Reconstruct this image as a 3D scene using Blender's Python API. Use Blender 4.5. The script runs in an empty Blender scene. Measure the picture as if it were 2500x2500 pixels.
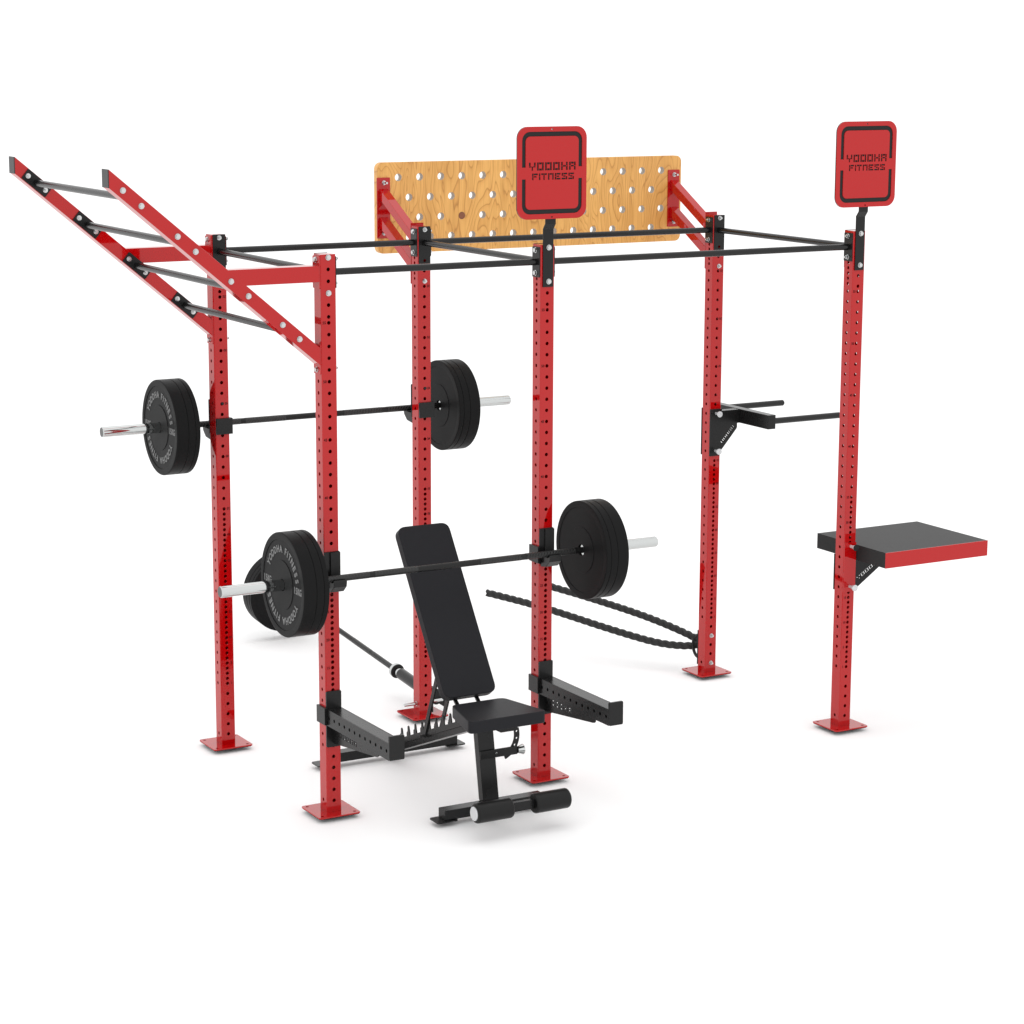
import bpy, bmesh, math, random
import numpy as np
from mathutils.geometry import delaunay_2d_cdt
from mathutils import Matrix, Vector
random.seed(4)
sc = bpy.context.scene
COL = sc.collection
PI = math.pi
X1, X2, LY = 1.068, 2.7886, 1.1765       # post grid (front row y=0, back row y=LY)
HW = 0.035                               # half width of a post
TOP, Z0 = 2.444, 0.056                   # top of a post, lowest hole
BARZ, RB = 2.367, 0.0148
GZ = -0.020                              # floor level, sunk to deepen shade under plates; added pads fill the gap

# ------------------------------------------------------------------ materials
def new_mat(name):
    m = bpy.data.materials.new(name); m.use_nodes = True
    nt = m.node_tree; nt.nodes.clear()
    out = nt.nodes.new('ShaderNodeOutputMaterial'); b = nt.nodes.new('ShaderNodeBsdfPrincipled')
    nt.links.new(b.outputs[0], out.inputs[0])
    return m, nt, b
def mat(name, col, rough=0.3, metal=0.0, ior=1.5, var=0.0, bump=0.0, bscale=300.0, spec=0.5):
    m, nt, b = new_mat(name)
    b.inputs['Base Color'].default_value = (*col, 1); b.inputs['Roughness'].default_value = rough
    b.inputs['Metallic'].default_value = metal; b.inputs['Specular IOR Level'].default_value = spec; b.inputs['IOR'].default_value = ior
    if var or bump:
        tc = nt.nodes.new('ShaderNodeTexCoord')
        n = nt.nodes.new('ShaderNodeTexNoise'); n.inputs['Scale'].default_value = bscale; n.inputs['Detail'].default_value = 3
        nt.links.new(tc.outputs['Object'], n.inputs['Vector'])
        if bump:
            bp = nt.nodes.new('ShaderNodeBump'); bp.inputs['Strength'].default_value = bump; bp.inputs['Distance'].default_value = 0.001
            nt.links.new(n.outputs['Fac'], bp.inputs['Height']); nt.links.new(bp.outputs[0], b.inputs['Normal'])
        if var:
            n2 = nt.nodes.new('ShaderNodeTexNoise'); n2.inputs['Scale'].default_value = 9; n2.inputs['Detail'].default_value = 4
            nt.links.new(tc.outputs['Object'], n2.inputs['Vector'])
            mr = nt.nodes.new('ShaderNodeMapRange'); mr.inputs['To Min'].default_value = max(0, rough - var); mr.inputs['To Max'].default_value = rough + var
            nt.links.new(n2.outputs['Fac'], mr.inputs['Value']); nt.links.new(mr.outputs[0], b.inputs['Roughness'])
    return m
RED = mat('red_gloss_paint', (0.415, 0.002, 0.0027), 0.03, spec=0.46)
REDFLAT = mat('red_sign_face', (0.425, 0.004, 0.005), 0.12, spec=0.4)
BLACK = mat('black_satin_steel', (0.0095, 0.0095, 0.0096), 0.27, var=0.03, spec=0.24)
TUBE = mat('black_tube_steel', (0.0035, 0.0035, 0.0036), 0.27, var=0.03, spec=0.37)
MATTE = mat('black_sign_backing', (0.024, 0.024, 0.024), 0.45, spec=0.08)
RUBBER = mat('black_rubber', (0.0105, 0.0105, 0.0107), 0.40, var=0.05, bump=0.06, bscale=700, spec=0.05)
LETTER = mat('grey_raised_letters', (0.17, 0.17, 0.17), 0.5, spec=0.2)
PADMAT = mat('black_vinyl', (0.0185, 0.0187, 0.0212), 0.42, bump=0.35, bscale=420, spec=0.07)
FOAM = mat('black_foam', (0.004, 0.004, 0.004), 0.36, bump=0.12, bscale=500, spec=0.26)
DECK = mat('black_deck_rubber', (0.029, 0.029, 0.0292), 0.4, bump=0.1, bscale=600, spec=0.05)
CHROME = mat('chrome', (0.54, 0.555, 0.55), 0.04, 1.0)
ZINC = mat('zinc_bolt', (0.56, 0.57, 0.57), 0.13, 1.0)
ENDREFL = mat('bar_end_dark_reflection', (0.045, 0.045, 0.045), 0.3)  # chrome end face with its dark reflection put into the colour
CAP = mat('grey_plastic_cap', (0.045, 0.045, 0.045), 0.4, spec=0.22)
SILVER = mat('satin_silver', (0.60, 0.61, 0.62), 0.35, 0.3)
ETCH = mat('etched_mark', (0.05, 0.002, 0.002), 0.6, spec=0.1)
ROPEM = mat('black_rope_fibre', (0.019, 0.0192, 0.0192), 0.55, spec=0.35, bump=0.6, bscale=500)
PEGW = mat('brown_hardwood', (0.22, 0.072, 0.03), 0.45, bump=0.2, bscale=200)

def knurl_mat():
    m, nt, b = new_mat('knurled_steel')
    b.inputs['Roughness'].default_value = 0.35
    tc = nt.nodes.new('ShaderNodeTexCoord'); hs = []
    for s in (1, -1):
        mp = nt.nodes.new('ShaderNodeMapping'); mp.inputs['Rotation'].default_value = (0.5 * s, 0, 0.62 * s)
        nt.links.new(tc.outputs['Object'], mp.inputs['Vector'])
        w = nt.nodes.new('ShaderNodeTexWave'); w.inputs['Scale'].default_value = 36; w.bands_direction = 'Y'
        nt.links.new(mp.outputs[0], w.inputs['Vector']); hs.append(w)
    mx = nt.nodes.new('ShaderNodeMath'); mx.operation = 'MAXIMUM'
    nt.links.new(hs[0].outputs['Fac'], mx.inputs[0]); nt.links.new(hs[1].outputs['Fac'], mx.inputs[1])
    bp = nt.nodes.new('ShaderNodeBump'); bp.inputs['Strength'].default_value = 0.9; bp.inputs['Distance'].default_value = 0.002
    nt.links.new(mx.outputs[0], bp.inputs['Height']); nt.links.new(bp.outputs[0], b.inputs['Normal'])
    b.inputs['Base Color'].default_value = (0.004, 0.004, 0.004, 1)
    return m
KNURL = knurl_mat()

def wood_mat(name, light, mid, dark):
    m, nt, b = new_mat(name); N = nt.nodes.new; L = nt.links.new
    tc = N('ShaderNodeTexCoord')
    mp = N('ShaderNodeMapping'); mp.inputs['Scale'].default_value = (6.5, 1.0, 1.25); mp.inputs['Location'].default_value = (3.1, 0, 1.7)
    L(tc.outputs['Object'], mp.inputs['Vector'])
    n = N('ShaderNodeTexNoise'); n.inputs['Scale'].default_value = 1.0; n.inputs['Detail'].default_value = 1.8; n.inputs['Distortion'].default_value = 0.5
    L(mp.outputs[0], n.inputs['Vector'])
    mu = N('ShaderNodeMath'); mu.operation = 'MULTIPLY'; mu.inputs[1].default_value = 21; L(n.outputs['Fac'], mu.inputs[0])
    fr = N('ShaderNodeMath'); fr.operation = 'FRACT'; L(mu.outputs[0], fr.inputs[0])
    cr = N('ShaderNodeValToRGB'); e = cr.color_ramp.elements
    e[0].position = 0.0; e[0].color = (*light, 1); e[1].position = 1.0; e[1].color = (*light, 1)
    for p, c in ((0.45, light), (0.78, mid), (0.9, dark), (0.95, mid)):
        x = cr.color_ramp.elements.new(p); x.color = (*c, 1)
    L(fr.outputs[0], cr.inputs[0])
    mp2 = N('ShaderNodeMapping'); mp2.inputs['Scale'].default_value = (150, 60, 5); L(tc.outputs['Object'], mp2.inputs['Vector'])
    n2 = N('ShaderNodeTexNoise'); n2.inputs['Scale'].default_value = 1; n2.inputs['Detail'].default_value = 3; L(mp2.outputs[0], n2.inputs['Vector'])
    c2 = N('ShaderNodeValToRGB'); c2.color_ramp.elements[0].position = 0.3; c2.color_ramp.elements[0].color = (0.86, 0.82, 0.76, 1); c2.color_ramp.elements[1].position = 0.62; c2.color_ramp.elements[1].color = (1, 1, 1, 1)
    L(n2.outputs['Fac'], c2.inputs[0])
    mp3 = N('ShaderNodeMapping'); mp3.inputs['Scale'].default_value = (9, 1, 1.2); L(tc.outputs['Object'], mp3.inputs['Vector'])
    n3 = N('ShaderNodeTexNoise'); n3.inputs['Scale'].default_value = 1; n3.inputs['Detail'].default_value = 2; L(mp3.outputs[0], n3.inputs['Vector'])
    c3 = N('ShaderNodeValToRGB'); c3.color_ramp.elements[0].position = 0.3; c3.color_ramp.elements[0].color = (0.84, 0.79, 0.70, 1); c3.color_ramp.elements[1].position = 0.55; c3.color_ramp.elements[1].color = (1, 1, 1, 1)
    L(n3.outputs['Fac'], c3.inputs[0])
    prev = cr.outputs[0]
    for c in (c2, c3):
        mx = N('ShaderNodeMix'); mx.data_type = 'RGBA'; mx.blend_type = 'MULTIPLY'; mx.inputs[0].default_value = 1
        L(prev, mx.inputs[6]); L(c.outputs[0], mx.inputs[7]); prev = mx.outputs[2]
    L(prev, b.inputs['Base Color']); b.inputs['Roughness'].default_value = 0.42
    return m
WOOD = wood_mat('oak_veneer', (0.79, 0.425, 0.115), (0.73, 0.375, 0.093), (0.53, 0.245, 0.055))
PLYCORE = mat('pale_hole_lining', (0.50, 0.44, 0.38), 0.6, spec=0.2)
def floor_mat():
    m, nt, b = new_mat('white_studio_floor')
    b.inputs['Base Color'].default_value = (0.95, 0.95, 0.95, 1); b.inputs['Roughness'].default_value = 1.0
    b.inputs['Specular IOR Level'].default_value = 0.0
    return m
FLOOR = floor_mat()

# ------------------------------------------------------------------ mesh building
def curve_fill(polys, t):
    """plate of thickness t about z=0 with even-odd holes"""
    co, ed = [], []
    for p in polys:
        o = len(co); co += [Vector(q) for q in p]; ed += [(o + k, o + (k + 1) % len(p)) for k in range(len(p))]
    vv, ee, ff = delaunay_2d_cdt(co, ed, [], 0, 1e-6)[:3]
    P = np.array([tuple(x) for x in vv]); T = np.array([f for f in ff if len(f) == 3]); C = P[T].mean(1)
    A = np.array([tuple(co[a]) for a, b in ed]); B = np.array([tuple(co[b]) for a, b in ed])
    y = C[:, 1][:, None]; x = C[:, 0][:, None]
    cross = (A[None, :, 1] > y) != (B[None, :, 1] > y)
    with np.errstate(divide='ignore', invalid='ignore'):
        xi = A[None, :, 0] + (y - A[None, :, 1]) * (B[None, :, 0] - A[None, :, 0]) / (B[None, :, 1] - A[None, :, 1])
    T = T[((cross & (x < xi)).sum(1) % 2) == 1]
    n = len(P); v = [(a, b, -t / 2) for a, b in P] + [(a, b, t / 2) for a, b in P]
    f = [tuple(int(k) for k in q[::-1]) for q in T] + [tuple(int(k) + n for k in q) for q in T]
    cnt = {}
    for q in T:
        for a, b in ((q[0], q[1]), (q[1], q[2]), (q[2], q[0])): cnt.setdefault((min(a, b), max(a, b)), []).append((int(a), int(b)))
    f += [(e[0][0], e[0][1], e[0][1] + n, e[0][0] + n) for e in cnt.values() if len(e) == 1]
    return v, f
def curve_mesh(cu):
    ob = bpy.data.objects.new('tmp', cu); COL.objects.link(ob)
    dg = bpy.context.evaluated_depsgraph_get(); dg.update()
    me = bpy.data.meshes.new_from_object(ob.evaluated_get(dg))
    v = [tuple(x.co) for x in me.vertices]; f = [tuple(p.vertices) for p in me.polygons]
    bpy.data.objects.remove(ob); bpy.data.curves.remove(cu); bpy.data.meshes.remove(me)
    return v, f
_tc = {}
def text_fill(s, size, ext, bold=0.0, align='CENTER'):
    k = (s, size, ext, bold, align)
    if k not in _tc:
        cu = bpy.data.curves.new('tmp', 'FONT'); cu.body = s; cu.size = size; cu.extrude = ext / 2; cu.offset = bold; cu.align_x = align; cu.align_y = 'CENTER'; cu.resolution_u = 3
        _tc[k] = curve_mesh(cu)
    return _tc[k]
def circle(cx, cy, r, n=14): return [(cx + r * math.cos(2 * PI * i / n), cy + r * math.sin(2 * PI * i / n)) for i in range(n)]
def rrect(x0, x1, y0, y1, r, n=5):
    p = []
    for cx, cy, a in ((x1 - r, y1 - r, 0), (x0 + r, y1 - r, 90), (x0 + r, y0 + r, 180), (x1 - r, y0 + r, 270)):
        for i in range(n + 1):
            t = math.radians(a + 90 * i / n); p.append((cx + r * math.cos(t), cy + r * math.sin(t)))
    return p
def axes(o, ux, uy):
    """matrix taking local x,y,z to ux, uy, ux x uy at o"""
    ux = Vector(ux).normalized(); uy = Vector(uy); uy = (uy - ux * uy.dot(ux)).normalized(); uz = ux.cross(uy)
    m = Matrix.Identity(4)
    for i in range(3): m[i][0], m[i][1], m[i][2], m[i][3] = ux[i], uy[i], uz[i], o[i]
    return m
FRONT = lambda y: axes((0, y, 0), (1, 0, 0), (0, 0, 1))      # local (x,y)->(X,Z), local z -> -Y
SIDE = lambda x: axes((x, 0, 0), (0, -1, 0), (0, 0, 1))      # local (x,y)->(-Y,Z), local z -> -X
FLAT = lambda z: axes((0, 0, z), (1, 0, 0), (0, 1, 0))

class MB:
    def __init__(s): s.v = []; s.f = []; s.sm = []
    def add(s, v, f, M=None, smooth=False):
        o = len(s.v)
        s.v += [tuple(M @ Vector(p)) if M else tuple(p) for p in v]
        s.f += [tuple(i + o for i in q) for q in f]; s.sm += [smooth] * len(f) if isinstance(smooth, bool) else smooth
        return s
    def box(s, x0, x1, y0, y1, z0, z1, M=None):
        v = [(x, y, z) for z in (z0, z1) for y in (y0, y1) for x in (x0, x1)]
        return s.add(v, [(0, 2, 3, 1), (4, 5, 7, 6), (0, 1, 5, 4), (2, 6, 7, 3), (0, 4, 6, 2), (1, 3, 7, 5)], M)
    def cyl(s, p0, p1, r, n=28, r2=None, caps=True):
        p0, p1 = Vector(p0), Vector(p1); d = (p1 - p0).normalized(); r2 = r if r2 is None else r2
        a = d.orthogonal().normalized(); b = d.cross(a); v = []
        for c, rr in ((p0, r), (p1, r2)):
            for i in range(n):
                t = 2 * PI * i / n; v.append(c + a * rr * math.cos(t) + b * rr * math.sin(t))
        f = [(i, (i + 1) % n, n + (i + 1) % n, n + i) for i in range(n)]; sm = [n > 8] * n
        if caps: f += [tuple(range(n - 1, -1, -1)), tuple(range(n, 2 * n))]; sm += [False, False]
        return s.add(v, f, None, sm)
    def prism(s, poly, t, M):
        n = len(poly); v = [(x, y, -t / 2) for x, y in poly] + [(x, y, t / 2) for x, y in poly]
        return s.add(v, [tuple(range(n - 1, -1, -1)), tuple(range(n, 2 * n))] + [(i, (i + 1) % n, n + (i + 1) % n, n + i) for i in range(n)], M)
    def fill(s, polys, t, M): return s.add(*curve_fill(polys, t), M)
    def lathe(s, prof, M=None, n=72, closed=True):
        """prof: (x along axis, radius); axis = local X"""
        v = []; k = len(prof)
        for x, r in prof:
            for i in range(n): v.append((x, r * math.cos(2 * PI * i / n), r * math.sin(2 * PI * i / n)))
        f = []
        for j in range(k if closed else k - 1):
            j2 = (j + 1) % k
            for i in range(n): f.append((j * n + i, j * n + (i + 1) % n, j2 * n + (i + 1) % n, j2 * n + i))
        return s.add(v, f, M, True)
    def tube(s, pts, r, n=10, smooth=True):
        P = [Vector(p) for p in pts]; v = []; up = None
        for i, p in enumerate(P):
            d = (P[min(i + 1, len(P) - 1)] - P[max(i - 1, 0)]).normalized()
            if up is None: up = d.orthogonal().normalized()
            a = (up - d * up.dot(d)).normalized(); up = a; b = d.cross(a)
            for k in range(n): v.append(p + (a * math.cos(2 * PI * k / n) + b * math.sin(2 * PI * k / n)) * r)
        f = [(i * n + k, i * n + (k + 1) % n, (i + 1) * n + (k + 1) % n, (i + 1) * n + k) for i in range(len(P) - 1) for k in range(n)]
        m = len(f); f += [tuple(range(n - 1, -1, -1)), tuple(range((len(P) - 1) * n, len(P) * n))]
        return s.add(v, f, None, [smooth] * m + [False, False])
    def mesh(s, name, base=(0, 0, 0)):
        me = bpy.data.meshes.new(name)
        me.from_pydata([(x - base[0], y - base[1], z - base[2]) for x, y, z in s.v], [], s.f)
        me.polygons.foreach_set('use_smooth', s.sm)
        bm = bmesh.new(); bm.from_mesh(me); bmesh.ops.recalc_face_normals(bm, faces=bm.faces)
        # sharp edges between steeply meeting smooth faces
        for e in bm.edges:
            if len(e.link_faces) == 2 and e.calc_face_angle(0) > 0.32: e.smooth = False
        bm.to_mesh(me); bm.free()
        return me

def tag(o, label, cat, group=None):
    o['label'] = label; o['category'] = cat
    if group: o['group'] = group
    return o
def thing(name, label, cat, base, group=None):
    o = bpy.data.objects.new(name, None); o.empty_display_size = 0.05; COL.objects.link(o); o.location = base
    return tag(o, label, cat, group)
def wpos(o):
    p = Vector(o.location)
    while o.parent: o = o.parent; p += Vector(o.location)
    return p
def part(name, mb, m, parent=None, bevel=0.0, seg=2, label=None):
    """mb is in world coordinates; the object sits at its parent's origin"""
    base = wpos(parent) if parent else Vector((0, 0, 0))
    me = mb.mesh(name, base); me.materials.append(m)
    o = bpy.data.objects.new(name, me); COL.objects.link(o)
    if parent: o.parent = parent
    if bevel:
        b = o.modifiers.new('bevel', 'BEVEL'); b.width = bevel; b.segments = seg; b.limit_method = 'ANGLE'; b.angle_limit = math.radians(40)
    if label: o['label'] = label
    return o
def top_mesh(name, mb, m, base, label, cat, group=None, **k):
    me = mb.mesh(name, base); me.materials.append(m)
    o = bpy.data.objects.new(name, me); COL.objects.link(o); o.location = base
    return tag(o, label, cat, group)

# fasteners: one mesh of each kind, linked copies
def fastener(kind):
    mb = MB()
    if kind == 'bolt':                              # washer + hex head, axis +X outward
        mb.cyl((0, 0, 0), (0.002, 0, 0), 0.0125, 20); mb.cyl((0.002, 0, 0), (0.0095, 0, 0), 0.0105, 6)
        mb.cyl((0.0095, 0, 0), (0.0105, 0, 0), 0.0085, 16, 0.008)
    elif kind == 'nut':
        mb.cyl((0, 0, 0), (0.0015, 0, 0), 0.0115, 20); mb.cyl((0.0015, 0, 0), (0.0095, 0, 0), 0.0095, 6)
        mb.cyl((0.0095, 0, 0), (0.018, 0, 0), 0.005, 14)
    elif kind == 'longnut':
        mb.cyl((0, 0, 0), (0.0015, 0, 0), 0.0115, 20); mb.cyl((0.0015, 0, 0), (0.0105, 0, 0), 0.0098, 6)
        mb.cyl((0.0105, 0, 0), (0.034, 0, 0), 0.0055, 14)
    elif kind == 'tip':
        mb.cyl((0, 0, 0), (0.02, 0, 0), 0.0055, 14)
    elif kind == 'anchor':
        mb.cyl((0, 0, 0), (0.0015, 0, 0), 0.0115, 20); mb.cyl((0.0015, 0, 0), (0.0105, 0, 0), 0.0098, 6)
        mb.cyl((0.0105, 0, 0), (0.068, 0, 0), 0.0085, 16)
    me = mb.mesh('bolt'); me.materials.append(ZINC); return me
FAST = {k: fastener(k) for k in ('bolt', 'nut', 'longnut', 'tip', 'anchor')}
DIRS = {'-y': Matrix.Rotation(-PI / 2, 4, 'Z'), '+y': Matrix.Rotation(PI / 2, 4, 'Z'), '-x': Matrix.Rotation(PI, 4, 'Z'), '+x': Matrix.Identity(4)}
def bolt(kind, pos, d, parent):
    o = bpy.data.objects.new('bolt', FAST[kind]); COL.objects.link(o); o.parent = parent
    o.matrix_basis = Matrix.Translation(Vector(pos) - wpos(parent)) @ DIRS[d] @ Matrix.Rotation(random.uniform(0, 1), 4, 'X')
    return o

# stencil capitals on a unit cell
_t, _g = 0.25, 0.045
_TOPB, _BOT, _MID = (_t + _g, 1 - _t, 1 - _t - _g, 1), (_t + _g, 0, 1 - _t - _g, _t), (_t + _g, .4, 1 - _t - _g, .6)
_FU, _EL, _BU, _CL = (0, .53, _t, 1), (0, 0, _t, .47), (1 - _t, .53, 1, 1), (1 - _t, 0, 1, .47)
_LF, _RF = (0, 0, _t, 1), (1 - _t, 0, 1, 1)
STENCIL = {'O': [_LF, _RF, _TOPB, _BOT], 'D': [_LF, _RF, _TOPB, _BOT], 'H': [_FU, _EL, _BU, _CL, _MID], 'A': [_FU, _EL, _BU, _CL, _TOPB, _MID],
           'Y': [(0, .58, _t, 1), (1 - _t, .58, 1, 1), (0, .40, .38, .54), (.62, .40, 1, .54), (.4, 0, .6, .5)], 'F': [_FU, _EL, (_t + _g, 1 - _t, 1, 1), (_t + _g, .4, .8, .6)],
           'I': [(0, 0, _t, .47), (0, .53, _t, 1)], 'T': [(0, 1 - _t, .46, 1), (.5, 1 - _t, 1, 1), (.38, 0, .62, .71)], 'N': [_LF, _RF, _TOPB],
           'E': [_FU, _EL, (_t + _g, 1 - _t, 1, 1), (_t + _g, .4, .8, .6), (_t + _g, 0, 1, _t)], 'S': [_FU, (_t + _g, 1 - _t, 1, 1), (_t + _g, .4, 1 - _t - _g, .6), _CL, (0, 0, 1 - _t - _g, _t)]}
def stencil(word, x, y, h, w, pitch, ang=0.0, skip=0):
    """hole outlines of a word starting at (x, y)"""
    out = []; ca, sa = math.cos(ang), math.sin(ang)
    adv = 0.0
    for i, ch in enumerate(word):
        px = adv; adv += .33 if ch == 'I' else 1.0
        if i < skip or ch == ' ': continue
        for a, b, c, d in STENCIL[ch]:
            q = [(px * pitch + a * w, b * h), (px * pitch + c * w, b * h), (px * pitch + c * w, d * h), (px * pitch + a * w, d * h)]
            out.append([(x + u * ca - v * sa, y + u * sa + v * ca) for u, v in q])
    return out

# ------------------------------------------------------------------ floor, camera, light
fl = MB(); fl.add([(-70, -40, GZ), (110, -40, GZ), (110, 160, GZ), (-70, 160, GZ)], [(0, 1, 2, 3)])
o = part('floor', fl, FLOOR); o['kind'] = 'structure'

cam = bpy.data.objects.new('camera', bpy.data.cameras.new('camera')); COL.objects.link(cam); sc.camera = cam
cam.data.sensor_width = 36; cam.data.lens = 5860.738 / 2500 * 36; cam.data.clip_end = 400; cam.data.clip_start = 0.1
R = ((0.86947041, 0.09207589, -0.48532796), (-0.49397314, 0.16887448, -0.85291966), (0.00342617, 0.98132739, 0.19231438))
M = Matrix.Identity(4)
for i in range(3):
    for j in range(3): M[i][j] = R[i][j]
M[0][3], M[1][3], M[2][3] = -4.311997, -9.179807, 3.265907 + Z0
cam.matrix_world = M

W = bpy.data.worlds.new('World'); sc.world = W; W.use_nodes = True
bg = W.node_tree.nodes['Background']; bg.inputs[0].default_value = (1, 1, 1, 1); bg.inputs[1].default_value = 1.28
def lamp(name, loc, target, size, power):
    d = bpy.data.lights.new(name, 'AREA'); d.shape = 'SQUARE'; d.size = size; d.energy = power
    o = bpy.data.objects.new(name, d); COL.objects.link(o); o.location = loc
    o.rotation_euler = (Vector(target) - Vector(loc)).to_track_quat('-Z', 'Y').to_euler()
lamp('overhead_fill', (1.2, 1.6, 7.0), (1.2, 0.8, 0), 6.0, 30)  # added weak fill from above, not a lamp of the set
sc.view_settings.view_transform = 'Standard'; sc.view_settings.look = 'None'; sc.view_settings.exposure = 0; sc.view_settings.gamma = 1
sc.view_settings.use_curve_mapping = False
sc.cycles.use_denoising = True; sc.cycles.max_bounces = 8; sc.cycles.diffuse_bounces = 4; sc.cycles.glossy_bounces = 5

# ------------------------------------------------------------------ the rig
rig = thing('training_rig', 'tall red steel training rig of six drilled posts joined by black overhead bars', 'training rig', (0, 0, 0))
FRONT_HOLES = [50 * k for k in range(5)] + [250 + 25 * k for k in range(35)] + [1150 + 50 * k for k in range(20)] + [2125 + 50 * k for k in range(6)]
SIDE_HOLES = [0] + [250 + 50 * k for k in range(38)] + [2137 + 25 * k for k in range(10)]
MARKS = [1, 5, 10, 15, 20, 25, 30, 35, 40, 45, 50, 55]
def markz(n): return (250 + 25 * (n - 1) if n <= 35 else 1100 + 50 * (n - 35)) / 1000 + Z0
_pc = []
def make_post(x, y, front_row):
    mb = MB(); r = 0.004; a = HW - r; t = 0.0035; zb = 0.006
    holes = [circle(0, z / 1000 + Z0, 0.0082) for z in FRONT_HOLES]
    shole = [circle(0, z / 1000 + Z0, 0.0082) for z in SIDE_HOLES]
    rect = [(-a, zb), (a, zb), (a, TOP), (-a, TOP)]
    if not _pc: _pc.extend((curve_fill([rect] + holes, t), curve_fill([rect] + shole, t), curve_fill([rect] + [h for h, z in zip(shole, SIDE_HOLES) if z <= 1900], t)))
    fv, ff = _pc[0]; sv, sf = _pc[2 if x == 0 else 1]
    for d in (-1, 1):
        mb.add(fv, ff, Matrix.Translation((x, y + d * (HW - t / 2), 0)) @ FRONT(0))
        mb.add(sv, sf, Matrix.Translation((x + d * (HW - t / 2), y, 0)) @ SIDE(0))
    for sx in (-1, 1):
        for sy in (-1, 1):
            n = 4; v = []; 
            for i in range(n + 1):
                q = PI / 2 * i / n; px, py = x + sx * (a + r * math.cos(q)), y + sy * (a + r * math.sin(q))
                v += [(px, py, zb), (px, py, TOP)]
            mb.add(v, [(2 * i, 2 * i + 1, 2 * i + 3, 2 * i + 2) for i in range(n)], None, True)
    mb.prism([(x + u, y + w) for u, w in rrect(-HW + .0003, HW - .0003, -HW + .0003, HW - .0003, r, 3)], 0.004, FLAT(TOP - 0.0018))
    pl = MB(); pl.fill([[(x + u, y + w) for u, w in rrect(-.099, .099, -.099, .099, .012)]] + [circle(x + i * .078, y + j * .078, .0075) for i in (-1, 1) for j in (-1, 1)], 0.006, FLAT(0.0035))
    nb = mb; nred = len(mb.f)
    for n in MARKS:
        v, f = text_fill(str(n), 0.0165, 0.0004, 0.0003, 'CENTER')
        mm = Matrix.Translation((x + (-.0212 if front_row else .0212), y - HW - .0003, markz(n))) @ FRONT(0)
        if not front_row: mm = mm @ Matrix.Scale(-1, 4, (1, 0, 0))
        nb.add(v, f, mm)
    p = part('upright_post', mb, RED, rig); p.data.materials.append(ETCH)
    for q in list(p.data.polygons)[nred:]: q.material_index = 1
    part('base_plate', pl, RED, p)
    pd = MB(); pd.prism([(x + u, y + w) for u, w in rrect(-.096, .096, -.096, .096, .011)], .0032, FLAT(-.0014)); pd.prism([(x + u, y + w) for u, w in rrect(-.024, .024, -.024, .024, .008)], -GZ - .002, FLAT((GZ - .0026) / 2 + .0004)); part('shade_gap_pad', pd, MATTE, p)  # added pad: black sheet greys the shade under the plate, stub bridges the gap
    return p
POSTS = {}
for key, (x, y) in dict(A=(0, 0), B=(X1, 0), C=(X2, 0), D=(0, LY), E=(X1, LY), F=(X2, LY)).items():
    POSTS[key] = make_post(x, y, y == 0)

def crossbar_x(xa, xb, y, heads):
    mb = MB(); mb.cyl((xa + HW + .005, y, BARZ), (xb - HW - .005, y, BARZ), RB)
    b = part('overhead_bar', mb, TUBE, rig)
    for x, s in ((xa + HW, 1), (xb - HW, -1)):
        fb = MB(); fb.prism([(u, v) for u, v in rrect(y - .031, y + .031, 2.300, 2.434, .004, 2)], .005, axes((x + s * .0025, 0, 0), (0, 1, 0), (0, 0, 1)))
        part('flange', fb, BLACK, b)
        for z in (2.419, 2.319): bolt(heads if s < 0 else 'nut', (x + s * .005, y, z), '+x' if s > 0 else '-x', b)
def crossbar_y(x, ya, yb, holes=True):
    mb = MB(); mb.cyl((x, ya + HW + .005, BARZ), (x, yb - HW - .005, BARZ), RB)
    b = part('overhead_bar', mb, TUBE, rig)
    for y, s in ((ya + HW, 1), (yb - HW, -1)):
        fb = MB(); fb.fill([rrect(x - .031, x + .031, 2.266, 2.4455, .003, 2), circle(x, 2.281, .008)], .005, FRONT(y + s * .0025))
        part('flange', fb, BLACK, b)
        bolt('nut', (x, y + s * .005, 2.430), '+y' if s > 0 else '-y', b)
crossbar_x(0, X1, 0, 'bolt'); crossbar_x(X1, X2, 0, 'nut'); crossbar_x(0, X1, LY, 'bolt'); crossbar_x(X1, X2, LY, 'nut')
crossbar_y(0, 0, LY); crossbar_y(X1, 0, LY); crossbar_y(X2, 0, LY)
for z in (2.431, 2.281): bolt('bolt', (0, -HW, z), '-y', POSTS['A'])

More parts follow.
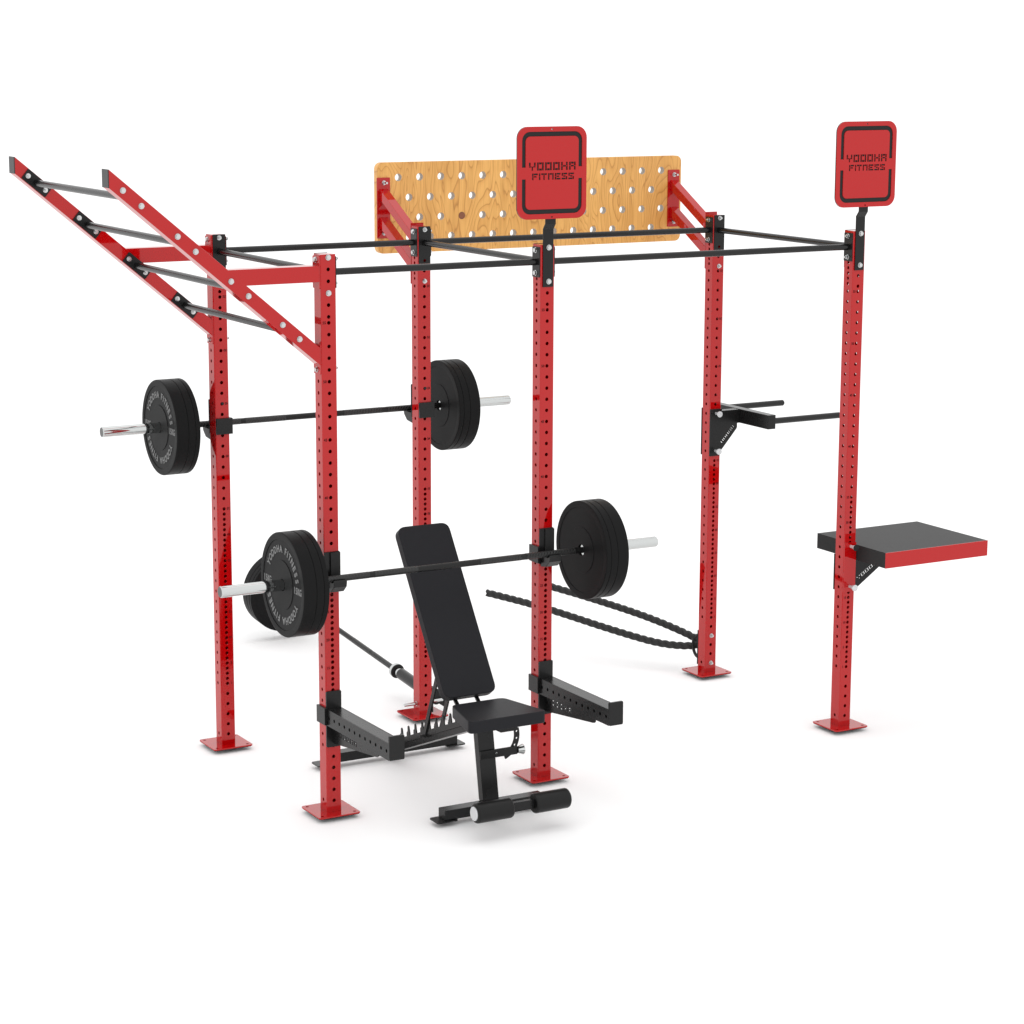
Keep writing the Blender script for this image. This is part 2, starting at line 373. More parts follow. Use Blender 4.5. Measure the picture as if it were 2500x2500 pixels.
# slanted ladder arms on the left
AX0, AXE = -0.9555, -0.041
def armz(x): return 2.7815 - 0.838 * (x + 0.9555)
ladder_x = (-.8605, -.6320, -.4025, -.1740)
for y in (0, LY):
    mb = MB(); h = .0372
    poly = [(AX0, armz(AX0) - h), (AXE, armz(AXE) - h), (AXE, armz(AXE) + h), (AX0, armz(AX0) + h)]
    mb.prism(poly, .07, FRONT(y)); arm = part('ladder_arm', mb, RED, rig, bevel=.002)
    c = MB(); c.box(AX0 - .004, AX0, y - .0345, y + .0345, armz(AX0) - h + .0005, armz(AX0) + h - .0005); part('end_cap', c, CAP, arm)
    for z0, z1, zb in ((2.300, 2.437, 2.421), (1.938, 2.066, 1.956)):
        c = MB(); c.prism(rrect(y - .033, y + .033, z0, z1, .006, 3), .0055, axes((-.0378, 0, 0), (0, 1, 0), (0, 0, 1))); part('mounting_plate', c, RED, arm)
        bolt('bolt', (-.0405, y, zb), '-x', arm); bolt('tip', (HW if zb < 2.2 else HW + .005, y, zb + .002), '+x', arm)
    if y == 0:
        for cx in ladder_x:
            for d in (-.0382, .0382): bolt('bolt', (cx + d, y - .035, armz(cx + d)), '-y', arm)
    br = MB(); br.prism([(-.452, 2.329), (-.041, 2.329), (-.041, 2.397), (-.452 - .0, 2.397)], .0694, FRONT(y)); part('ladder_brace', br, RED, rig, bevel=.002)
for cx in ladder_x:
    mb = MB(); z = armz(cx); mb.cyl((cx, .0405, z), (cx, LY - .0405, z), RB); rg = part('ladder_rung', mb, TUBE, rig)
    for y, s in ((.035, 1), (LY - .035, -1)):
        ang = -math.atan(.838)
        f = MB(); f.prism(rrect(-.0685, .0685, -.0265, .0265, .003, 2), .005, axes((cx, y + s * .0028, z), (math.cos(ang), 0, math.sin(ang)), (-math.sin(ang), 0, math.cos(ang)))); part('flange', f, BLACK, rg)
        if s < 0:
            for d in (-.0382, .0382): bolt('nut', (cx + d, y + s * .0053, armz(cx + d)), '-y', rg)

# ------------------------------------------------------------------ wall-ball targets
def target(X, label):
    t = thing('wall_ball_target', label, 'target sign', (X, -.041, 2.258), 'wall-ball targets above the rig')
    def band(z0, z1):       # half ring (upper z0>mid)
        o = rrect(X - .152, X + .152, 2.582, 2.938, .038, 6); i = rrect(X - .134, X + .134, 2.602, 2.918, .022, 6)
        up = z1 > 2.76
        oo = [p for p in o if (p[1] > 2.76) == up]; ii = [p for p in i if (p[1] > 2.76) == up]
        key = lambda p: math.atan2(p[0] - X, (p[1] - 2.76) * (1 if up else -1))
        oo.sort(key=key); ii.sort(key=key); zc = 2.785 if up else 2.734
        return [(X - .152, zc)] + oo + [(X + .152, zc), (X + .134, zc)] + ii[::-1] + [(X - .134, zc)]
    holes = [band(2.785, 2.94), band(2.58, 2.734), circle(X, 2.948, .004, 10), circle(X, 2.568, .004, 10)]
    holes += stencil('YODDHA', X - .1175, 2.771, .035, .0335, .0406) + stencil('FITNESS', X - .1015, 2.730, .0285, .0285, .0345)
    mb = MB(); mb.fill([rrect(X - .1755, X + .1755, 2.5595, 2.9600, .05, 8)] + holes, .0035, FRONT(-.06825)); part('face_panel', mb, REDFLAT, t)
    mb = MB(); mb.fill([rrect(X - .1755, X + .1755, 2.5595, 2.9600, .05, 8), circle(X, 2.948, .004, 10)], .0055, FRONT(-.0636)); part('backing_plate', mb, MATTE, t)
    prof = [(-.035, 2.258), (-.041, 2.258), (-.041, 2.511), (-.0605, 2.536), (-.0605, 2.72), (-.0545, 2.72), (-.0545, 2.539), (-.035, 2.514)]
    mb = MB(); mb.prism([(-y, z) for y, z in prof], .052, SIDE(X)); br = part('bracket', mb, BLACK, t, bevel=.0008)
    for z in (2.432, 2.282): bolt('bolt', (X + .002, -.041, z), '-y', br)
target(X1, 'red target sign covering the middle of the perforated wooden board behind it')
target(X2, 'red target sign with only white behind it, on the post that carries the platform')

# ------------------------------------------------------------------ climbing peg board
BY, BT = 1.578, .035
board = thing('climbing_peg_board', 'long perforated wooden climbing board on red brackets behind the rig', 'climbing board', (1.927, BY, 2.28))
holes = []
for row, z in enumerate((2.656, 2.556, 2.456, 2.357)):
    for k in range(14 if row % 2 == 0 else 13): holes.append(circle(1.151 + (.06 if row % 2 else 0) + k * .12, z, .0188, 22))
mb = MB(); mb.fill([rrect(1.034, 2.837, 2.280, 2.731, .032, 6)] + holes, BT, FRONT(BY + BT / 2)); bo = part('board', mb, WOOD, board); bo.data.materials.append(PLYCORE)
bo.data.polygons.foreach_set('material_index', [1 if abs(p.normal.y) < .5 and 1.05 < p.center.x + wpos(board).x < 2.80 and 2.30 < p.center.z + wpos(board).z < 2.70 else 0 for p in bo.data.polygons])
for X in (X1 - .002, X2):
    mb = MB()
    for zc in (2.577, 2.437):
        d = .196; y0, y1 = BY - .006, LY + .041
        v = [(X + sx * .0225, y, z + sz * .0255) for y, z in ((y0, zc), (y1, zc - d)) for sx, sz in ((-1, -1), (1, -1), (1, 1), (-1, 1))]
        mb2 = MB(); mb2.add(v, [(0, 3, 2, 1), (4, 5, 6, 7), (0, 1, 5, 4), (1, 2, 6, 5), (2, 3, 7, 6), (3, 0, 4, 7)])
        if zc > 2.5: br = part('bracket_arm', mb2, RED, board, bevel=.0015)
        else: br2 = part('bracket_arm', mb2, RED, board, bevel=.0015)
    mb = MB(); mb.prism(rrect(X - .036, X + .036, 2.357, 2.657, .003, 2), .006, FRONT(BY - .003)); pl = part('mounting_plate', mb, RED, board)
    for z in (2.632, 2.383): bolt('longnut', (X + .002, BY - .006, z), '-y', pl)
    mb = MB(); mb.prism(rrect(X - .0345, X + .0345, 2.163, 2.458, .003, 2), .006, FRONT(LY + .0382)); pl = part('mounting_plate', mb, RED, board)
    bolt('nut', (X + .003, LY - .035, 2.181), '-y', pl)
mb = MB(); mb.cyl((1.511, BY - .0005, 2.456), (1.511, BY + .14, 2.456), .0176, 24)
top_mesh('climbing_peg', mb, PEGW, (1.511, BY, 2.456), 'round brown wooden peg filling one hole of the perforated board', 'climbing peg')

# ------------------------------------------------------------------ barbells and weight plates
def barbell(label, base, ux, group='loaded barbells of the rig'):
    t = thing('barbell', label, 'barbell', base, group)
    t.matrix_basis = axes(base, ux, (0, 1, 0) if abs(ux[1]) < .5 else (-1, 0, 0))
    def p(name, mb, m, par=t):
        me = mb.mesh(name); me.materials.append(m); ob = bpy.data.objects.new(name, me); COL.objects.link(ob); ob.parent = par; return ob
    s = MB(); s.cyl((-.71, 0, 0), (.71, 0, 0), .0141, 32); shaft = p('shaft', s, BLACK)
    for d in (-1, 1):
        for a, b in ((.155, .365), (.39, .645)):
            k = MB(); k.cyl((d * a, 0, 0), (d * b, 0, 0), .0146, 32); p('knurled_grip', k, KNURL, shaft)
        s = MB(); s.cyl((d * (.687 if base[1] < 1.5 else .672), 0, 0), (d * 1.0765, 0, 0), .0245, 36); s.cyl((d * 1.0765, 0, 0), (d * 1.081, 0, 0), .0245, 36, .0225); sl = p('sleeve', s, CHROME)
        s = MB(); s.cyl((d * 1.081, 0, 0), (d * 1.0815, 0, 0), .0222, 36); p('end_face', s, ENDREFL, sl)
        if base[1] > 1.5 and d < 0: s = MB(); s.cyl((d * .648, 0, 0), (d * .668, 0, 0), .0385, 40); co = p('collar', s, CHROME); s = MB(); s.cyl((d * .668, 0, 0), (d * .672, 0, 0), .0372, 40); p('collar_face', s, MATTE, co)
    return t
def plate_prof(T, deep):
    R_, e = .2245, .004
    s = .0026 if deep else .002
    half = [(0, .0262), (.0, .1055), (.0004, .106), (s, .1065), (s, .195), (.0002, .1955), (0, .197), (0, R_ - e), (.0012, R_ - .0012), (e, R_)]
    back = [(T - x, r) for x, r in half[::-1]]
    return half + back
_pm = {}
def plate_mesh(T, lettered):
    k = (T, lettered)
    if k not in _pm:
        mb = MB(); mb.lathe(plate_prof(T, lettered), n=96); me = mb.mesh('weight_plate'); me.materials.append(RUBBER)
        lm = None
        if lettered:
            lb = MB(); rm = .153
            def glyph(ch, u, v, ang, size, sx):
                gv, gf = text_fill(ch, size, .0022, .0011)
                ca, sa = math.cos(ang), math.sin(ang)
                lb.add([(.0022 - z - .0006, -(u + x * sx * ca - y * sa), v + x * sx * sa + y * ca) for x, y, z in gv], gf)
            wd = {'I': .55, ' ': .62, 'F': .86, 'E': .9, 'T': .9, 'S': .92}
            word = 'YODDHA FITNESS'; ws = [wd.get(c, 1.0) for c in word]; tot = sum(ws); span = math.radians(146)
            for base_a in (math.radians(90 - 6), math.radians(270 - 6)):
                acc = 0
                for c, w in zip(word, ws):
                    a = base_a + span / 2 - span * (acc + w / 2) / tot; acc += w
                    if c != ' ': glyph(c, rm * math.cos(a), rm * math.sin(a), a - PI / 2, .042, .88)
            for sx_ in (-1, 1):
                for i, c in enumerate('15KG'): glyph(c, sx_ * .153 + (i - 1.5) * .0202, 0, 0, .040, .76)
            lm = lb.mesh('raised_lettering'); lm.materials.append(LETTER)
        _pm[k] = (me, lm)
    return _pm[k]
def place_plate(T, lettered, pos, ux, label, group):
    me, lm = plate_mesh(T, lettered)
    o = bpy.data.objects.new('weight_plate', me); COL.objects.link(o)
    o.matrix_basis = axes(pos, ux, (0, 1, 0) if abs(ux[1]) < .5 else (-1, 0, 0))
    if abs(ux[1]) < .5 and ux[0] < 0: o.matrix_basis = axes(pos, ux, (0, -1, 0))
    tag(o, label, 'weight plate', group)
    if lm:
        l = bpy.data.objects.new('raised_lettering', lm); COL.objects.link(l); l.parent = o
    return o
STACK = ((.058, True, 'thick', 'outermost'), (.035, False, 'medium', 'middle'), (.0235, False, 'thin', 'innermost'))
def load(center, u, side, where, group):
    """stack three plates, outermost first; local +x of a plate points inboard"""
    d = .797
    for T, let, kind, place in STACK:
        pos = Vector(center) + Vector(u) * (side * d)
        place_plate(T, let, pos, Vector(u) * -side, '%s black weight plate, %s of three %s' % (kind, place, where), group)
        d -= T
    return
FBAR, BBAR = (.5375, -.095, 1.064), (.537, 1.280, 1.544)
barbell('black barbell resting on hooks on the front of the rig above the bench', FBAR, (1, 0, 0))
barbell('black barbell resting on hooks behind the back posts, higher than the other two', BBAR, (1, 0, 0))
PIV = Vector((1.151, 1.200, .0665)); LU = (Vector((1.124, 3.0, .264)) - Vector((1.145, 1.19, .071))).normalized()
LC = PIV + LU * 1.081
lb = barbell('black barbell slanting down into a floor pivot behind the rig', tuple(LC), tuple(LU))
load(FBAR, (1, 0, 0), -1, 'on the ladder end of the front barbell', 'weight plates on the front barbell')
load(FBAR, (1, 0, 0), 1, 'at the front barbell end without ladder', 'weight plates on the front barbell')
load(BBAR, (1, 0, 0), -1, 'on the ladder end of the high back barbell', 'weight plates on the back barbell')
load(BBAR, (1, 0, 0), 1, 'at the high barbell end without ladder', 'weight plates on the back barbell')
load(LC, LU, 1, 'on the far end of the slanted barbell', 'weight plates on the slanted barbell')

# ------------------------------------------------------------------ barbell hooks
def hook(X, y0, s, zb, saddle, bary, label):
    """s = -1: on the front face, +1: on the back face; zb = bottom of the clamp"""
    t = thing('barbell_hook', label, 'barbell hook', (X, y0, zb), 'barbell hooks on the posts')
    def yb(a, b): return (min(y0 + s * a, y0 + s * b), max(y0 + s * a, y0 + s * b))
    ya, yc = yb(HW + .0005, HW + .0065)
    mb = MB(); mb.box(X - .0365, X + .0365, ya, yc, zb - .005, zb + .158); part('back_plate', mb, BLACK, t, bevel=.0015)
    mb = MB(); ya, yc = yb(HW + .0065, HW + .015); l = X - .010 if s < 0 else X - .034
    mb.add([(l, yp, z) for z, e in ((zb + .04, .012), (zb + .155, 0)) for yp in (ya, yc)] + [(X + .036, yp, z) for z in (zb + .04, zb + .155) for yp in (ya, yc)],
           [(0, 1, 3, 2), (4, 6, 7, 5), (0, 4, 5, 1), (2, 3, 7, 6), (0, 2, 6, 4), (1, 5, 7, 3)])
    part('liner', mb, MATTE, t, bevel=.001)
    if s < 0:
        mb = MB(); mb.box(X - HW - .0125, X - HW - .0005, y0 - HW - .0115, y0 + HW, zb, zb + .0755); part('clamp', mb, BLACK, t, bevel=.001)
    else:
        mb = MB(); mb.prism([(X - .0345, y0 - HW - .0125), (X + HW + .0125, y0 - HW - .0125), (X + HW + .0125, y0 + HW), (X + HW + .0008, y0 + HW), (X + HW + .0008, y0 - HW - .0008), (X - .0345, y0 - HW - .0008)], .0755, FLAT(zb + .0378)); part('clamp', mb, BLACK, t, bevel=.001)
        mb = MB(); mb.cyl((X + .003, y0 - HW - .001, zb + .144), (X + .003, y0 + HW + .003, zb + .144), .0068, 16); part('locking_pin', mb, BLACK, t)
    d = abs(bary - y0)
    prof = [(HW + .0065, saddle - .052), (d - .005, saddle - .045), (d + .026, saddle - .018), (d + .030, saddle + .004), (d + .024, saddle + .012), (d + .017, saddle + .002), (d + .006, saddle - .0015), (d - .012, saddle - .0008), (HW + .0065, saddle - .0008)]
    mb = MB(); mb.prism([(-(y0 + s * a), z) for a, z in prof], .062, SIDE(X)); part('saddle', mb, BLACK, t, bevel=.0015)
ZF = FBAR[2] - .0147; ZBk = BBAR[2] - .0147
hook(0, 0, -1, 1.013, ZF, FBAR[1], 'black barbell hook on the front face of the front post with a ladder arm')
hook(X1, 0, -1, 1.013, ZF, FBAR[1], 'black barbell hook on the front post below the target sign covering the board')
hook(0, LY, 1, 1.513, ZBk, BBAR[1], 'black barbell hook on the rear face of the back post with a ladder arm')
hook(X1, LY, 1, 1.513, ZBk, BBAR[1], 'black barbell hook on the back post above the slanted barbell pivot')

# ------------------------------------------------------------------ spotter arms
def spotter(X, label):
    t = thing('spotter_arm', label, 'spotter arm', (X, -.04, .30), 'spotter arms on the front posts')
    hs = [circle(.068 + .0502 * k, .4405, .0078) for k in range(12)]
    mb = MB()
    for x in (-.0335, .0315): mb.fill([[(.0435, .403), (.640, .403), (.640, .4775), (.0435, .4775)]] + hs, .003, axes((X + x, 0, 0), (0, -1, 0), (0, 0, 1)))
    mb.box(X - .032, X + .030, -.640, -.0435, .4030, .4060); arm = part('arm', mb, BLACK, t)
    mb = MB(); mb.box(X - .0315, X + .0345, -.640, -.0435, .4720, .4775); part('top_strip', mb, BLACK, arm)
    mb = MB(); mb.prism(rrect(X - .036, X + .036, .303, .5535, .006, 3), .008, FRONT(-.0395)); part('mounting_plate', mb, BLACK, t)
    mb = MB(); mb.box(X - .0475, X - .0355, -.0495, .0345, .4055, .4815); part('clamp', mb, BLACK, t, bevel=.001)
    mb = MB(); mb.prism(rrect(X - .0365, X + .0345, .4035, .5085, .006, 3), .009, FRONT(-.6447)); part('end_stop', mb, BLACK, t)
    g = [(.0437, .317), (.455, .3655), (.468, .368), (.478, .375), (.480, .4028), (.0437, .4028)]
    mb = MB(); mb.fill([g] + stencil('YODDHA', .060, .359, .026, .0275, .0365), .004, axes((X, 0, 0), (0, -1, 0), (0, 0, 1))); part('gusset', mb, BLACK, t)
spotter(0, 'black drilled spotter arm on the front post with a ladder arm')
spotter(X1, 'black drilled spotter arm behind the bench seat, on the post below a target sign')

# ------------------------------------------------------------------ dip attachment on the far right back post
def pull_pin(X, y, z, parent, m2=SILVER, ln=.034):
    mb = MB(); mb.cyl((X, y, z), (X, y - ln * .35, z), .007, 18); mb.cyl((X, y - ln * .35, z), (X, y - ln, z), .0065, 24, .0150); p = part('pull_pin', mb, SILVER, parent)
    mb = MB(); mb.cyl((X, y - ln, z), (X, y - ln - .004, z), .0160, 28); part('pin_head', mb, m2, p)
t = thing('dip_attachment', 'black dip handles on a lettered bracket pinned to the back post above the rope', 'dip handles', (X2, LY, 1.18))
gy = LY - .038
mb = MB(); mb.prism(rrect(X2 - .0355, X2 + .0280, 1.182, 1.4315, .003, 2), .006, FRONT(gy)); mb.box(X2 - .0365, X2 + .036, LY + HW + .0005, LY + HW + .0065, 1.182, 1.4315); mb.box(X2 + HW + .0005, X2 + HW + .0065, LY - HW, LY + HW, 1.262, 1.4315)
part('mounting_bracket', mb, BLACK, t)
ang = math.atan2(1.331 - 1.243, 2.905 - 2.833)
g = [(X2 + .0283, 1.4195), (X2 + .0283, 1.182), (X2 + .0345, 1.2075), (2.838, 1.2225), (2.922, 1.318), (2.9255, 1.326), (2.9255, 1.3475), (2.962, 1.3475), (2.962, 1.4195)]
mb = MB(); mb.fill([g] + stencil('ODDHA', 2.8325, 1.2455, .0140, .0180, .0236, math.radians(47.5)), .006, FRONT(gy + .0003)); part('gusset', mb, BLACK, t)
mb = MB(); mb.box(X2 + .042, 2.938, LY - .034, LY + .002, 1.3485, 1.4195); part('arm', mb, BLACK, t, bevel=.001)
mb = MB(); mb.box(2.9385, 2.9865, .876, 1.424, 1.3475, 1.4215); part('crossbar', mb, BLACK, t, bevel=.0015)
for y in (.902, 1.408):
    mb = MB(); mb.cyl((2.9865, y, 1.385), (3.415, y, 1.385), .0165, 28); mb.cyl((3.415, y, 1.385), (3.42, y, 1.385), .0165, 28, .013); part('handle', mb, TUBE, t)
for z in (1.4085, 1.2095): pull_pin(X2, gy - .003, z, t)

# ------------------------------------------------------------------ jump platform on the front right post
t = thing('jump_platform', 'flat black platform with a red front edge pinned below a target sign', 'platform', (X2, 0, .68))
mb = MB(); mb.box(2.8275, 3.4600, -.2625, .281, .8400, .9165); part('deck', mb, DECK, t, bevel=.001)
mb = MB(); mb.box(2.8275, 3.4600, -.2665, -.2628, .8400, .9165); part('front_edge', mb, REDFLAT, t)
mb = MB(); mb.prism(rrect(X2 - .0355, X2 + .0345, .686, .9315, .005, 3), .0055, FRONT(-.0383)); part('front_plate', mb, RED, t)
mb = MB(); mb.box(X2 - .0365, X2 + .042, HW + .0005, HW + .0065, .686, .864); part('rear_plate', mb, BLACK, t)
ang2 = math.atan2(.779 - .690, 2.997 - 2.878)
g = [(X2 + .0425, .668), (2.895, .683), (2.906, .689), (3.06, .793), (3.06, .8395), (X2 + .0425, .8395)]
mb = MB(); mb.fill([g] + stencil('YODDHA', 2.9015, .7155, .0200, .0222, .0286, math.radians(32.6)), .006, FRONT(.0375)); part('gusset', mb, BLACK, t)
pull_pin(X2, -.041, .9125, t, MATTE, .042); pull_pin(X2, -.041, .7125, t, SILVER, .042)

# ------------------------------------------------------------------ weight bench
BX = .611
t = thing('weight_bench', 'black adjustable weight bench with raised backrest inside the rig', 'weight bench', (BX, 0, 0))
mb = MB()
seat = []
w0, w1, y0, y1, rr = .131, .193, -.224, -.507, .03
corn = [(BX - w1, y1), (BX + w1, y1), (BX + w0, y0), (BX - w0, y0)]
def round_poly(c, r, n=6):
    out = []; k = len(c)
    for i in range(k):
        p, a, b = Vector(c[i]), Vector(c[i - 1]), Vector(c[(i + 1) % k]); u, v = (a - p).normalized(), (b - p).normalized()
        A, B = p + u * r, p + v * r
        for j in range(n + 1):
            s = j / n; q = A * (1 - s) ** 2 + p * 2 * s * (1 - s) + B * s ** 2; out.append((q.x, q.y))
    return out
mb.prism(round_poly(corn, rr), .054, FLAT(.443)); part('seat', mb, PADMAT, t, bevel=.005, seg=3)
# backrest: inclined pad
pb, pt_ = Vector((BX, -.172, .4875)), Vector((BX, .287, 1.172)); ul = (pt_ - pb); Lb = ul.length; ul.normalize(); nb_ = Vector((1, 0, 0)).cross(ul)   # nb_ faces the user
c = [(-.131, -.002), (.131, -.002), (.131, Lb + .002), (-.131, Lb + .002)]
Mb = axes(tuple(pb - nb_ * .024), (1, 0, 0), tuple(ul))
mb = MB(); mb.prism(round_poly(c, .042, 7), .046, Mb); part('backrest', mb, PADMAT, t, bevel=.005, seg=3)
for dx in (-.062, .045):
    mb = MB(); mb.cyl((BX + dx, -.13, .465), (BX + dx, -.205, .405), .0095, 14); part('hinge_rod', mb, BLACK, t)
mb = MB(); mb.box(-.07, .07, .06, Lb - .1, -.064, -.0475, Mb); part('backrest_frame', mb, BLACK, t)
# front leg and feet
v = [(BX + sx * .0395, y + dy, z) for y, z in ((-.353, .046), (-.288, .416)) for sx, dy in ((-1, 0), (1, 0), (1, .042), (-1, .042))]
mb = MB(); mb.add(v, [(0, 3, 2, 1), (4, 5, 6, 7), (0, 1, 5, 4), (1, 2, 6, 5), (2, 3, 7, 6), (3, 0, 4, 7)]); part('front_leg', mb, BLACK, t, bevel=.002)
def foot(xa, xb, y, w, xe):
    mb = MB(); mb.box(xa + .04, xb - .04, y - w / 2, y + w / 2, .0065, .051); f = part('foot', mb, BLACK, t, bevel=.002)
    for x0, x1 in ((xa, xa + xe), (xb - xe, xb)):
        mb = MB(); mb.prism(rrect(x0, x1, y - .042, y + .042, .010, 3), .006, FLAT(.0034)); part('foot_plate', mb, BLACK, f)
        mb = MB(); mb.box(x0 + .035, x1 - .020, y + .018, y + .036, GZ + .0003, .0004); part('gap_pad', mb, MATTE, f)  # added block, bridges the gap left for shade under the foot
foot(.321, .901, -.360, .062, .10); foot(.221, 1.001, .640, .062, .10)
# spine with its tooth racks
sa, sb = Vector((BX, -.20, .3575)), Vector((BX, .628, .030)); us = (sb - sa).normalized(); Ls = (sb - sa).length
Ms = axes(tuple(sa), tuple(us), (1, 0, 0)); 
mb = MB(); mb.box(-.04, Ls, -.03, .03, -.024, .024, Ms); part('spine', mb, BLACK, t, bevel=.0015)
for s in (-1, 1):
    mb = MB(); y = s * .0355; nrm = -1 if (Ms.to_3x3() @ Vector((0, 0, 1))).z < 0 else 1
    strip = [(.055, .005), (.06, .03)]
    for k in range(9):
        u = .10 + k * .0735
        strip += [(u - .030, .030), (u - .034, .068), (u - .030, .074), (u - .023, .073), (u - .014, .052), (u - .002, .047), (u + .004, .030)]
    strip += [(.76, .03), (.765, .005)]
    mb.prism([(a, nrm * b) for a, b in strip], .005, Ms @ axes((0, y, 0), (1, 0, 0), (0, 0, 1))); part('tooth_rack', mb, BLACK, t)
# two struts from the backrest to the racks
for s in (-1, 1):
    A = Vector((BX + s * .041, -.002, .695)); B = Vector((BX + s * .041, .207, .203))
    d = (B - A).normalized(); mb = MB(); mb.box(0, (B - A).length, -.0125, .0125, -.004, .004, axes(tuple(A), tuple(d), (0, 1, 0))); part('support_strut', mb, BLACK, t, bevel=.001)
mb = MB(); mb.cyl((BX - .062, .208, .205), (BX + .062, .208, .205), .007, 16); part('rack_bar', mb, BLACK, t)
# seat adjuster
mb = MB(); mb.box(BX - .0402, .7585, -.3255, -.3195, .233, .2705); cl = part('adjuster_strap', mb, BLACK, t, bevel=.0008)
mb = MB(); mb.cyl((.650, -.3255, .252), (.650, -.3295, .252), .0055, 16); part('rivet', mb, CHROME, cl)
arc = []; cx0, cz0, r0, r1 = .660, .320, .087, .113
for i in range(15):
    a = math.radians(16 - 84 * i / 14); arc.append((cx0 + r1 * math.cos(a), cz0 + r1 * math.sin(a)))
for i in range(15):
    a = math.radians(-68 + 84 * i / 14); arc.append((cx0 + r0 * math.cos(a), cz0 + r0 * math.sin(a)))
hl = [circle(cx0 + .100 * math.cos(math.radians(a)), cz0 + .100 * math.sin(math.radians(a)), .005, 10) for a in (9, -9, -27)]
mb = MB(); mb.fill([arc] + hl, .006, FRONT(-.3150)); part('adjustment_arc', mb, BLACK, t)
mb = MB(); mb.cyl((.7590, -.322, .2515), (.785, -.322, .2515), .015, 32, .0235); mb.cyl((.785, -.322, .2515), (.789, -.322, .2515), .0235, 32, .021); part('adjuster_knob', mb, CHROME, t)
mb = MB(); mb.prism([(.605, .416), (.605, .381), (.658, .352), (.742, .352), (.742, .416)], .09, FRONT(-.31)); part('seat_frame', mb, BLACK, t, bevel=.001)
# leg rollers
RY, RZ = -.630, .106
for x0, x1 in ((.376, .552), (.662, .834)):
    mb = MB(); mb.lathe([(x0, .012), (x0, .037), (x0 + .003, .0415), (x0 + .009, .0440), (x1 - .009, .0440), (x1 - .003, .0415), (x1, .037), (x1, .012)], Matrix.Translation((0, RY, RZ)), 40); ro = part('foam_roller', mb, FOAM, t)
    for x, s in ((x0, -1), (x1, 1)):
        if (s < 0) == (x0 < .5):
            mb = MB(); mb.cyl((x + .001 * s, RY, RZ), (x + .005 * s, RY, RZ), .0305, 32); mb.cyl((x + .005 * s, RY, RZ), (x + .007 * s, RY, RZ), .0305, 32, .028); part('end_cap', mb, SILVER, ro)
mb = MB(); mb.box(.378, .830, RY - .011, RY + .011, RZ - .020, RZ + .021); part('roller_bar', mb, BLACK, t, bevel=.001)
for x in (.508, .540):
    mb = MB(); mb.box(x - .006, x + .006, RY - .012, -.3905, .0865, .1105) if 0 else mb.prism([(-(-.392), .022), (-(-.392), .050), (-RY + .014, .113), (-RY + .014, .087)], .010, SIDE(x)); part('roller_arm', mb, BLACK, t, bevel=.0015)

# ------------------------------------------------------------------ landmine pivot at the middle back post
t = thing('landmine_pivot', 'black pivot sleeve at the foot of a back post holding the slanted barbell', 'barbell pivot', (X1 + HW, LY, 0))
mb = MB()
mb.prism([(1.1095, .145), (1.120, .139), (1.158, .115), (1.189, .080), (1.192, .018), (1.150, .048), (1.1095, .058)], .006, FRONT(1.168))
mb.box(1.1035, 1.1095, LY - HW, LY + .07, .012, .14); part('bracket', mb, BLACK, t)
mb = MB(); mb.cyl(tuple(PIV - LU * .02), tuple(PIV + LU * .370), .0295, 36); part('receiver_tube', mb, TUBE, t)
mb = MB(); mb.cyl((1.1095, LY - .020, .066), (1.170, LY - .020, .066), .0085, 20); part('pivot_bolt', mb, ZINC, t)
bolt('anchor', (X1 - HW, LY, .0585), '-x', t)

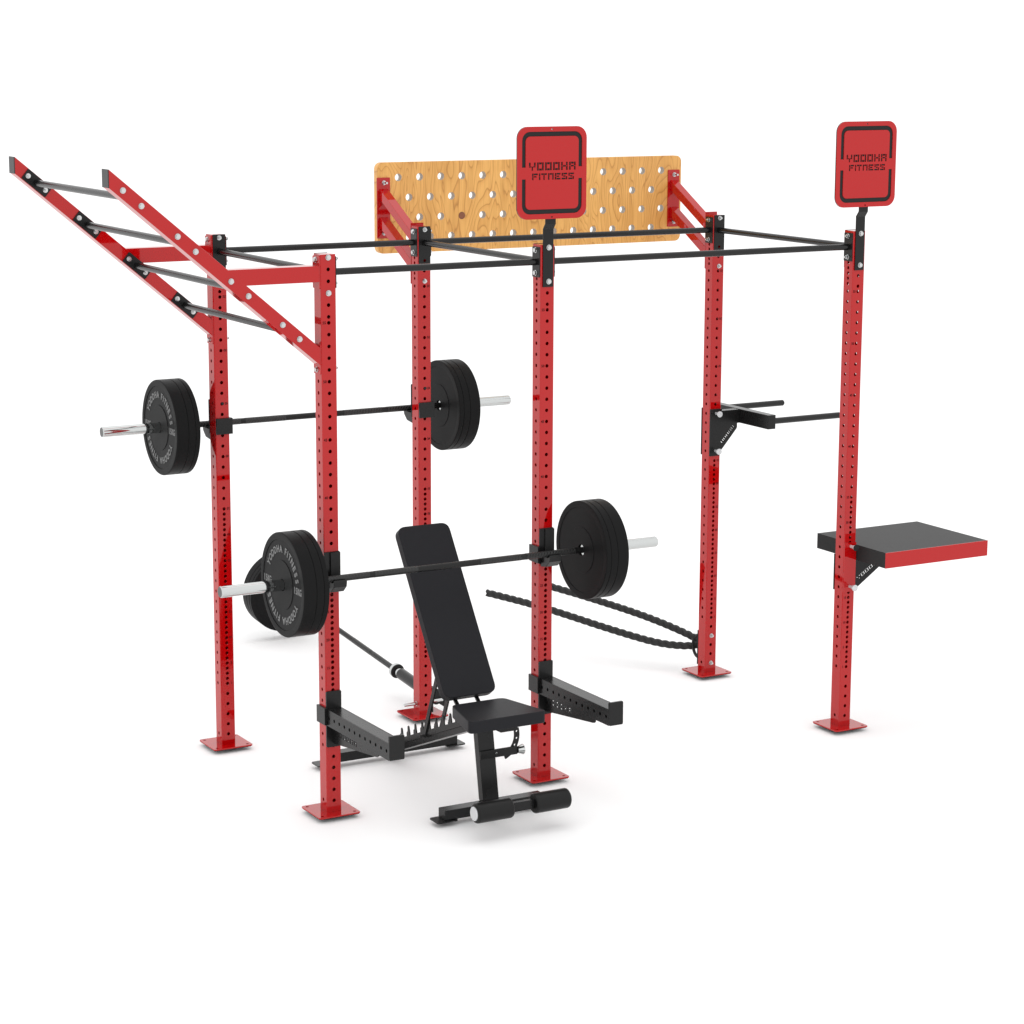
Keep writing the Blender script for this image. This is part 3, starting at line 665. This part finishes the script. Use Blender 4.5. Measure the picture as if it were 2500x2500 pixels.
# ------------------------------------------------------------------ battle rope and its anchor
t = thing('rope_anchor', 'black anchor plate with a ring behind the foot of the post with the dip handles', 'rope anchor', (X2, LY + HW, .03))
mb = MB(); mb.box(X2 - .036, X2 + .036, LY + HW + .0005, LY + HW + .006, .037, .224); pl = part('anchor_plate', mb, BLACK, t)
for z in (.2055, .0555): bolt('nut', (X2 + .002, LY - HW, z), '-y', pl)
mb = MB(); mb.tube([(X2 - .03, LY + HW + .002 + .052 * math.sin(a), .135 - .060 * math.cos(a)) for a in [PI * i / 20 for i in range(21)]], .0085, 14); part('ring', mb, BLACK, t)
r1 = [[2.033, 2.25, .3], [2.113, 2.14, .282], [2.189, 2.03, .264], [2.269, 1.93, .243], [2.363, 1.8, .206], [2.431, 1.71, .18], [2.498, 1.62, .16], [2.561, 1.55, .139], [2.609, 1.47, .124], [2.659, 1.42, .113], [2.702, 1.36, .112], [2.751, 1.31, .114], [2.79, 1.27, .119]]
r2 = [[2.803, 1.29, .152], [2.787, 1.34, .165], [2.768, 1.4, .177], [2.747, 1.43, .19], [2.709, 1.5, .209], [2.668, 1.59, .23], [2.617, 1.68, .249], [2.566, 1.77, .266], [2.516, 1.85, .282], [2.425, 2.0, .314], [2.369, 2.1, .325], [2.332, 2.15, .336]]
path = [Vector(p) for p in r1 + [[2.82, 1.262, .128], [2.826, 1.268, .140]] + r2]
def catmull(P, step):
    out = []
    for i in range(len(P) - 1):
        p0, p1, p2, p3 = P[max(i - 1, 0)], P[i], P[i + 1], P[min(i + 2, len(P) - 1)]
        n = max(2, int((p2 - p1).length / step))
        for k in range(n):
            s = k / n; out.append(.5 * ((2 * p1) + (p2 - p0) * s + (2 * p0 - 5 * p1 + 4 * p2 - p3) * s * s + (3 * p1 - p0 - 3 * p2 + p3) * s ** 3))
    out.append(P[-1]); return out
for _ in range(2): path = [path[0]] + [(path[i - 1] + path[i] * 2 + path[i + 1]) / 4 for i in range(1, len(path) - 1)] + [path[-1]]
pts = catmull(path, .006)
strands = [[], [], []]; up = Vector((0, 0, 1)); L = 0
for i, p in enumerate(pts):
    d = (pts[min(i + 1, len(pts) - 1)] - pts[max(i - 1, 0)]).normalized(); a = (up - d * up.dot(d)).normalized(); up = a; b = d.cross(a)
    if i: L += (p - pts[i - 1]).length
    for k in range(3):
        ph = 2 * PI * (k / 3 + L / .125); strands[k].append(p + (a * math.cos(ph) + b * math.sin(ph)) * .0094)
mb = MB()
for s in strands: mb.tube(s, .0118, 12)
top_mesh('battle_rope', mb, ROPEM, tuple(pts[0]), 'thick twisted black rope looped through a ring behind the post with dip handles', 'battle rope')
